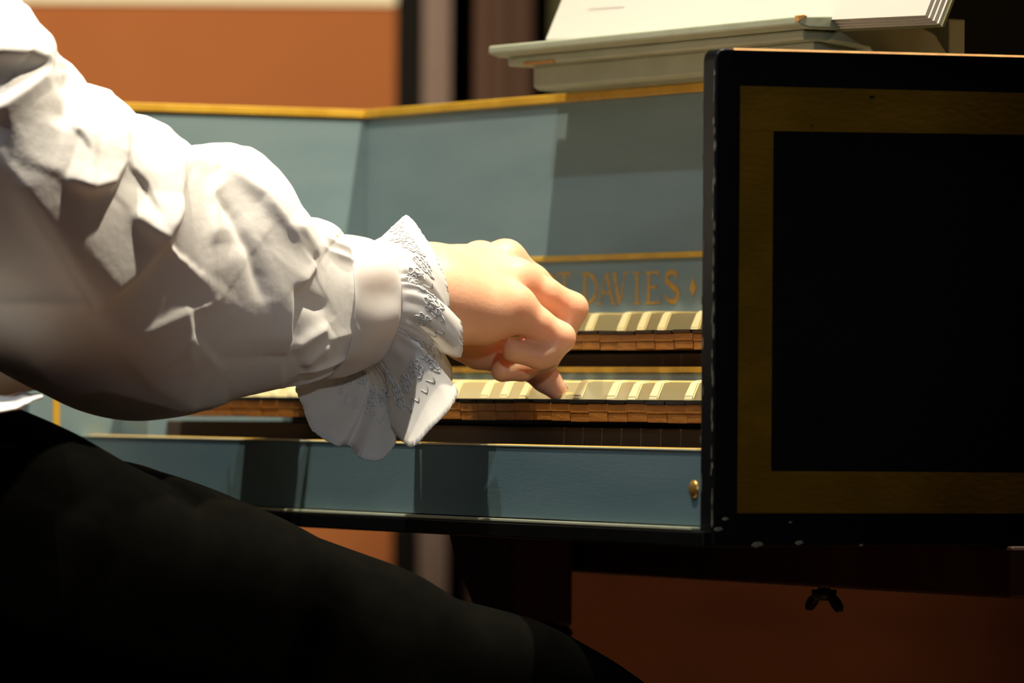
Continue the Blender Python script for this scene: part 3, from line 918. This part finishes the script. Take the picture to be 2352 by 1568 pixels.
# ---- ruffle: one strip gathered into the cuff, thrown into deep flutes
cols = [(0, 935, 495, -.008), (14, 976, 545, .014), (28, 1004, 596, .030), (42, 1026, 650, .037), (54, 1031, 716, .040), (62, 1000, 712, .036), (69, 975, 690, .040),
        (76, 1054, 734, .050), (88, 1062, 775, .053), (99, 1057, 820, .049), (105, 1000, 806, .026), (110, 1036, 842, .016), (114, 1029, 884, .012), (118, 960, 850, .024),
        (122, 1048, 892, .048), (136, 1036, 935, .056), (150, 988, 985, .054), (161, 941, 1026, .044), (165, 880, 960, .004), (171, 905, 1000, .014), (175, 906, 1022, .024), (183, 872, 1056, .026),
        (192, 826, 1050, .022), (198, 800, 1022, .006), (204, 772, 1022, .014), (214, 716, 986, .002), (224, 695, 930, -.014), (238, 682, 884, -.028), (255, 770, 890, -.046), (270, 850, 900, -.056),
        (285, 940, 840, -.060), (298, 900, 780, -.046), (310, 985, 730, -.056), (322, 930, 680, -.040), (334, 980, 620, -.044), (344, 915, 575, -.028), (352, 890, 545, -.016), (357, 903, 528, -.014)]
NT = 720
cc = np.asarray(cols, float)
m_ = len(cc)
ang = np.concatenate([cc[:, 0] - 360, cc[:, 0], cc[:, 0] + 360])
ext = np.concatenate([cc, cc, cc])
tt = np.linspace(m_, 2 * m_, NT, endpoint=False)
ii = tt.astype(int); ff = (tt - ii)[:, None]
g = lambda k: ext[np.clip(k, 0, 3 * m_ - 1), 1:]
q0, q1, q2, q3 = g(ii - 1), g(ii), g(ii + 1), g(ii + 2)
tn_ = .42
hm = lambda t: (2 * t**3 - 3 * t**2 + 1, t**3 - 2 * t**2 + t, -2 * t**3 + 3 * t**2, t**3 - t**2)
h0, h1, h2, h3 = hm(ff)
out = h0 * q1 + h1 * tn_ * (q2 - q0) + h2 * q2 + h3 * tn_ * (q3 - q1)
aa = np.interp(tt, np.arange(3 * m_), ang)
NRT = 22
RF = np.zeros((NRT, NT, 3))
txi, tyi, bxi, byi, dpi = CW[-4]
Tp, Bp = on('X', XH, txi, tyi), on('X', XH, bxi, byi)
ci, hi_ = (Tp + Bp) / 2, (Tp - Bp) / 2
axis = J(1000, 690, 0) - J(860, 700, 0); axis /= np.linalg.norm(axis)
for j in range(NT):
    a = R(aa[j])
    rad = math.cos(a) * hi_ + math.sin(a) * dpi * np.array([1, 0, 0])
    p0 = ci + rad * .985
    p2 = on('X', XH + out[j, 2], out[j, 0], out[j, 1])
    ln = np.linalg.norm(p2 - p0)
    rr = rad / np.linalg.norm(rad)
    p1 = p0 + axis * ln * .30 + rr * ln * .26
    for r_ in range(NRT):
        t = r_ / (NRT - 1)
        wob = .0008 * math.sin(j * .26 + 2.0 * math.sin(j * .05)) * (1 - t) * min(1, t * 6)
        RF[r_, j] = (1 - t)**2 * p0 + 2 * t * (1 - t) * p1 + t * t * p2 + rr * wob
RF[-1] += rng.normal(0, .00018, (NT, 3))
rf = both('cuff_ruffle', RF.reshape(-1, 3), grid_faces(NRT, NT, True), 'ruffle', thick=.0007, sq=(.6, ci[2]))
# embroidered flowers: loops of thread lying on the ruffle, joined into one lace band for each cuff
ev_, ef_ = [], []
def tube(pts, r_, n=5):
    k = len(ev_)
    pts = np.asarray(pts)
    tg = np.gradient(pts, axis=0); tg /= np.maximum(1e-9, np.linalg.norm(tg, axis=1, keepdims=True))
    rf_ = np.array([.3, .5, .81]); a1 = np.cross(tg, rf_); a1 /= np.linalg.norm(a1, axis=1, keepdims=True); a2 = np.cross(tg, a1)
    for i in range(len(pts)):
        for q in range(n):
            b = 2 * math.pi * q / n
            ev_.append(pts[i] + r_ * (math.cos(b) * a1[i] + math.sin(b) * a2[i]))
    for i in range(len(pts) - 1):
        for q in range(n): ef_.append((k + i * n + q, k + i * n + (q + 1) % n, k + (i + 1) * n + (q + 1) % n, k + (i + 1) * n + q))
RN = np.cross(np.gradient(RF, axis=1), np.gradient(RF, axis=0)); RN /= np.maximum(1e-9, np.linalg.norm(RN, axis=-1, keepdims=True))
arcl = np.linalg.norm(np.diff(RF[12], axis=0, append=RF[12][:1]), axis=1)
def on_ruffle(j0, t0, dx, dy):
    """a point dx along the strip and dy across it (metres) from (column j0, row share t0)"""
    j = j0 + dx / max(1e-5, arcl[int(j0) % NT])
    ln = np.linalg.norm(RF[-1, int(j0) % NT] - RF[0, int(j0) % NT])
    t = np.clip(t0 + dy / max(.01, ln), .03, .97) * (NRT - 1)
    i, fr = int(t), t - int(t)
    p = RF[i, int(j) % NT] * (1 - fr) + RF[min(NRT - 1, i + 1), int(j) % NT] * fr
    n = RN[i, int(j) % NT]
    sgn = 1 if n @ (CAM - p) > 0 else -1
    return p + n * sgn * .0006
cum = np.concatenate([[0], np.cumsum(arcl)])
s_ = .004
while s_ < cum[-1] - .006:
    j0 = int(np.searchsorted(cum, s_)) - 1
    for (t0, R0, np_) in ((.50 + .10 * math.sin(s_ * 300), .0044, 6),):
        for q in range(np_):
            b = 2 * math.pi * q / np_ + s_ * 90
            cx_, cy_ = R0 * math.cos(b), R0 * math.sin(b)
            tube([on_ruffle(j0, t0, cx_ + R0 * .42 * math.cos(c2), cy_ + R0 * .42 * math.sin(c2)) for c2 in np.linspace(0, 2 * math.pi, 9)], .00046, 4)
        tube([on_ruffle(j0, t0, R0 * .35 * math.cos(c2), R0 * .35 * math.sin(c2)) for c2 in np.linspace(0, 2 * math.pi, 9)], .0005, 4)
    tube([on_ruffle(j0, .68 + .05 * math.sin(q * 1.0), .0011 * (q - 5), 0) for q in range(11)], .0004, 4)
    tube([on_ruffle(j0, .45 + .06 * math.cos(q * .8), .0011 * (q - 5), 0) for q in range(11)], .0004, 4)
    s_ += .0135
for s in (0, 1):
    vv = np.array(ev_)
    if s:
        vv[:, 2] = ci[2] + (vv[:, 2] - ci[2]) * .6
        vv[:, 0] = 2 * XM - vv[:, 0]; vv += LOFF
    o = mesh('embroidery', vv, ef_, 'embroidery', (sleeve, sleeve2)[s], smooth=True)

# ---- shirt body with its tail lying over the lap
def shirt_sdf(Q):
    d = smin(ellip(Q, (XM, -.60, .68), (.195, .145, .12)), ellip(Q, (XM, -.585, .86), (.172, .125, .18)), .06)
    d = smin(d, ellip(Q, (XM, -.58, 1.0), (.195, .125, .13)), .06)
    for q in ((lambda p: p), mir):
        d = smin(d, cone(Q, q(SHR + np.array([-.07, -.06, .01])), q(SHR + np.array([.002, -.004, .0])), .080, .086), .05)
    d = d + .004 * np.sin(Q[:, 2] * 40 + 6 * np.sin(Q[:, 0] * 14)) * np.cos(Q[:, 0] * 22)
    d = np.maximum(d, .615 - Q[:, 2])
    return np.maximum(d, -cone(Q, (XM, -.57, 1.06), (XM, -.52, 1.30), .052, .075))
v, f = surface_nets(shirt_sdf, (XM - .36, -.82, .58), (XM + .36, -.40, 1.22), .010)
shb = mesh('shirt_body', v, f, 'shirt', P, smooth=True)

# ---- trousers
trow = [(-900, 610, 560, -.34, .10), (-660, 640, 640, -.325, .128), (-420, 720, 660, -.30, .125), (-200, 830, 680, -.28, .120), (30, 934, 690, -.235, .112), (180, 1008, 680, -.222, .106), (330, 1080, 655, -.215, .102), (470, 1120, 630, -.215, .099), (600, 1166, 600, -.218, .096), (720, 1232, 570, -.236, .093),
        (880, 1292, 540, -.234, .090), (975, 1350, 510, -.232, .088), (1080, 1392, 490, -.230, .086), (1250, 1462, 450, -.228, .083), (1340, 1515, 430, -.227, .082), (1420, 1590, 420, -.226, .080), (1460, 1700, 420, -.226, .078), (1470, 1830, 430, -.228, .075)]
NL, NM = 200, 110
LW = cr(trow, NL)
th3 = np.linspace(0, 2 * np.pi, NM, endpoint=False)
LG = np.zeros((NL, NM, 3))
for i in range(NL):
    tx, ty, hgt, xm, dp = LW[i]
    a0 = LW[max(0, i - 3)]; a1 = LW[min(NL - 1, i + 3)]
    dx_, dy_ = a1[0] - a0[0], a1[1] - a0[1]
    l = math.hypot(dx_, dy_)
    nx_, ny_ = -dy_ / l, dx_ / l
    nx_, ny_ = nx_ * .75, max(ny_, .35)
    q = math.hypot(nx_, ny_); nx_, ny_ = nx_ / q, ny_ / q
    Tp, Bp = on('X', xm, tx, ty), on('X', xm, tx + nx_ * hgt, ty + ny_ * hgt)
    c_, h_ = (Tp + Bp) / 2, (Tp - Bp) / 2
    fold = 1 + .015 * np.sin(th3 * 3 + i * .05) * np.sin(i * .03 + 1) + .008 * np.sin(i * .13 + 3.0 * np.sin(th3 + .6))
    sqp = lambda q, e: np.sign(q) * np.abs(q) ** e
    LG[i] = c_ + sqp(np.cos(th3), .46)[:, None] * h_ + np.outer(sqp(np.sin(th3), .46) * dp * fold, [1, 0, 0])
    topw = np.exp(-((th3 - .35 + np.pi) % (2 * np.pi) - np.pi) ** 2 / .18)
    LG[i, :, 2] += topw * (.0042 * np.exp(-((tx - 372) / 34.) ** 2) - .004 * np.exp(-((tx - 325) / 14.) ** 2) + .0015 * math.sin(tx * .018))
    tilt = .16 * np.clip((1150 - tx) / 400., 0, 1)
    LG[i, :, 2] -= tilt * (LG[i, :, 0] - xm) * np.clip(np.cos(th3) * 2 + .5, 0, 1)
lv = LG.reshape(-1, 3)
TR = D.objects
tro = None
vv, fc = [], []
lfaces = grid_faces(NL, NM, True)
lvm = lv.copy(); lvm[:, 0] = 2 * XM - lvm[:, 0]
# lower legs
def shin(side):
    n, mm = 40, 28
    v_ = []
    a, b = LG[-22].mean(0), ANK.copy()
    if side: a = mir(a); b = mir(b)
    for i in range(n):
        t = i / (n - 1)
        c_ = a * (1 - t) + (b + np.array([0, 0, -.01])) * t
        r_ = .078 - .012 * t
        for k in range(mm):
            g3 = 2 * math.pi * k / mm
            wv_ = 1 + .05 * math.sin(g3 * 4 + t * 5)
            v_.append((c_[0] + r_ * wv_ * math.cos(g3), c_[1] + r_ * wv_ * math.sin(g3), c_[2]))
    return np.array(v_), grid_faces(n, mm, True)
def pelvis_sdf(Q):
    return smin(ellip(Q, (XM, -.615, .62), (.20, .15, .115)), ellip(Q, (XM, -.52, .60), (.19, .12, .09)), .04)
pv, pf = surface_nets(pelvis_sdf, (XM - .25, -.82, .46), (XM + .25, -.34, .80), .012)
s0v, s0f = shin(0); s1v, s1f = shin(1)
parts_ = [(lv, np.array(lfaces)), (lvm, np.array(lfaces)[:, ::-1]), (s0v, np.array(s0f)), (s1v, np.array(s1f)), (pv, pf)]
o_ = 0; V_ = []; F_ = []
for a, b in parts_:
    V_.append(a); F_.append(b + o_); o_ += len(a)
mesh('trousers', np.concatenate(V_), np.concatenate(F_), 'trouser', P, smooth=True)['label'] = 'black trousers with soft folds over the lap'
# shirt tail: a thin white flap on the lap at the left
tp = [(-260, 905, 960), (-120, 903, 950), (0, 906, 944), (40, 903, 934), (70, 902, 920), (98, 905, 908)]
tw = cr(tp, 40)
v = []
for i in range(40):
    px_, a, b = tw[i]
    for j in range(9):
        t = j / 8
        v.append(on('X', -.112 - .045 * (1 - t) + .004 * math.sin(i * .5), px_, a + (b - a) * t + 2 * math.sin(i * .45 + t * 3)))
tl_ = mesh('shirt_tail', v, grid_faces(40, 9), 'shirt', P, smooth=True)
k_ = tl_.modifiers.new('thick', 'SOLIDIFY'); k_.thickness = .0012
# shoes
for s in (0, 1):
    bm = bmesh.new()
    a = ANK if not s else mir(ANK)
    def shoe_sdf(Q, a=a):
        d = smin(cone(Q, a + np.array([0, -.03, -.045]), a + np.array([0, .06, -.05]), .044, .042), cone(Q, a + np.array([0, .06, -.05]), a + np.array([0, .16, -.058]), .044, .034), .03)
        return np.maximum(d, .001 - Q[:, 2])
    bm.free()
    v, f = surface_nets(shoe_sdf, a + np.array([-.07, -.1, -.1]), a + np.array([.07, .22, .03]), .006)
    mesh('shoe', v, f, 'leather', P, smooth=True)

# ---- bench
BN = empty('keyboard_bench', (-.42, -.62, 0), 'black leather bench under the player', 'bench')
box('seat', -.72, -.12, -.80, -.44, .445, .505, 'leather', BN, .015, 4)
box('seat_frame', -.70, -.14, -.78, -.46, .395, .445, 'darkwood', BN, .003)
for x in (-.68, -.20):
    for y in (-.76, -.52):
        prism('leg', [(x, y), (x + .04, y), (x + .04, y + .04), (x, y + .04)], 'Z', 0, .395, 'darkwood', BN, .003)
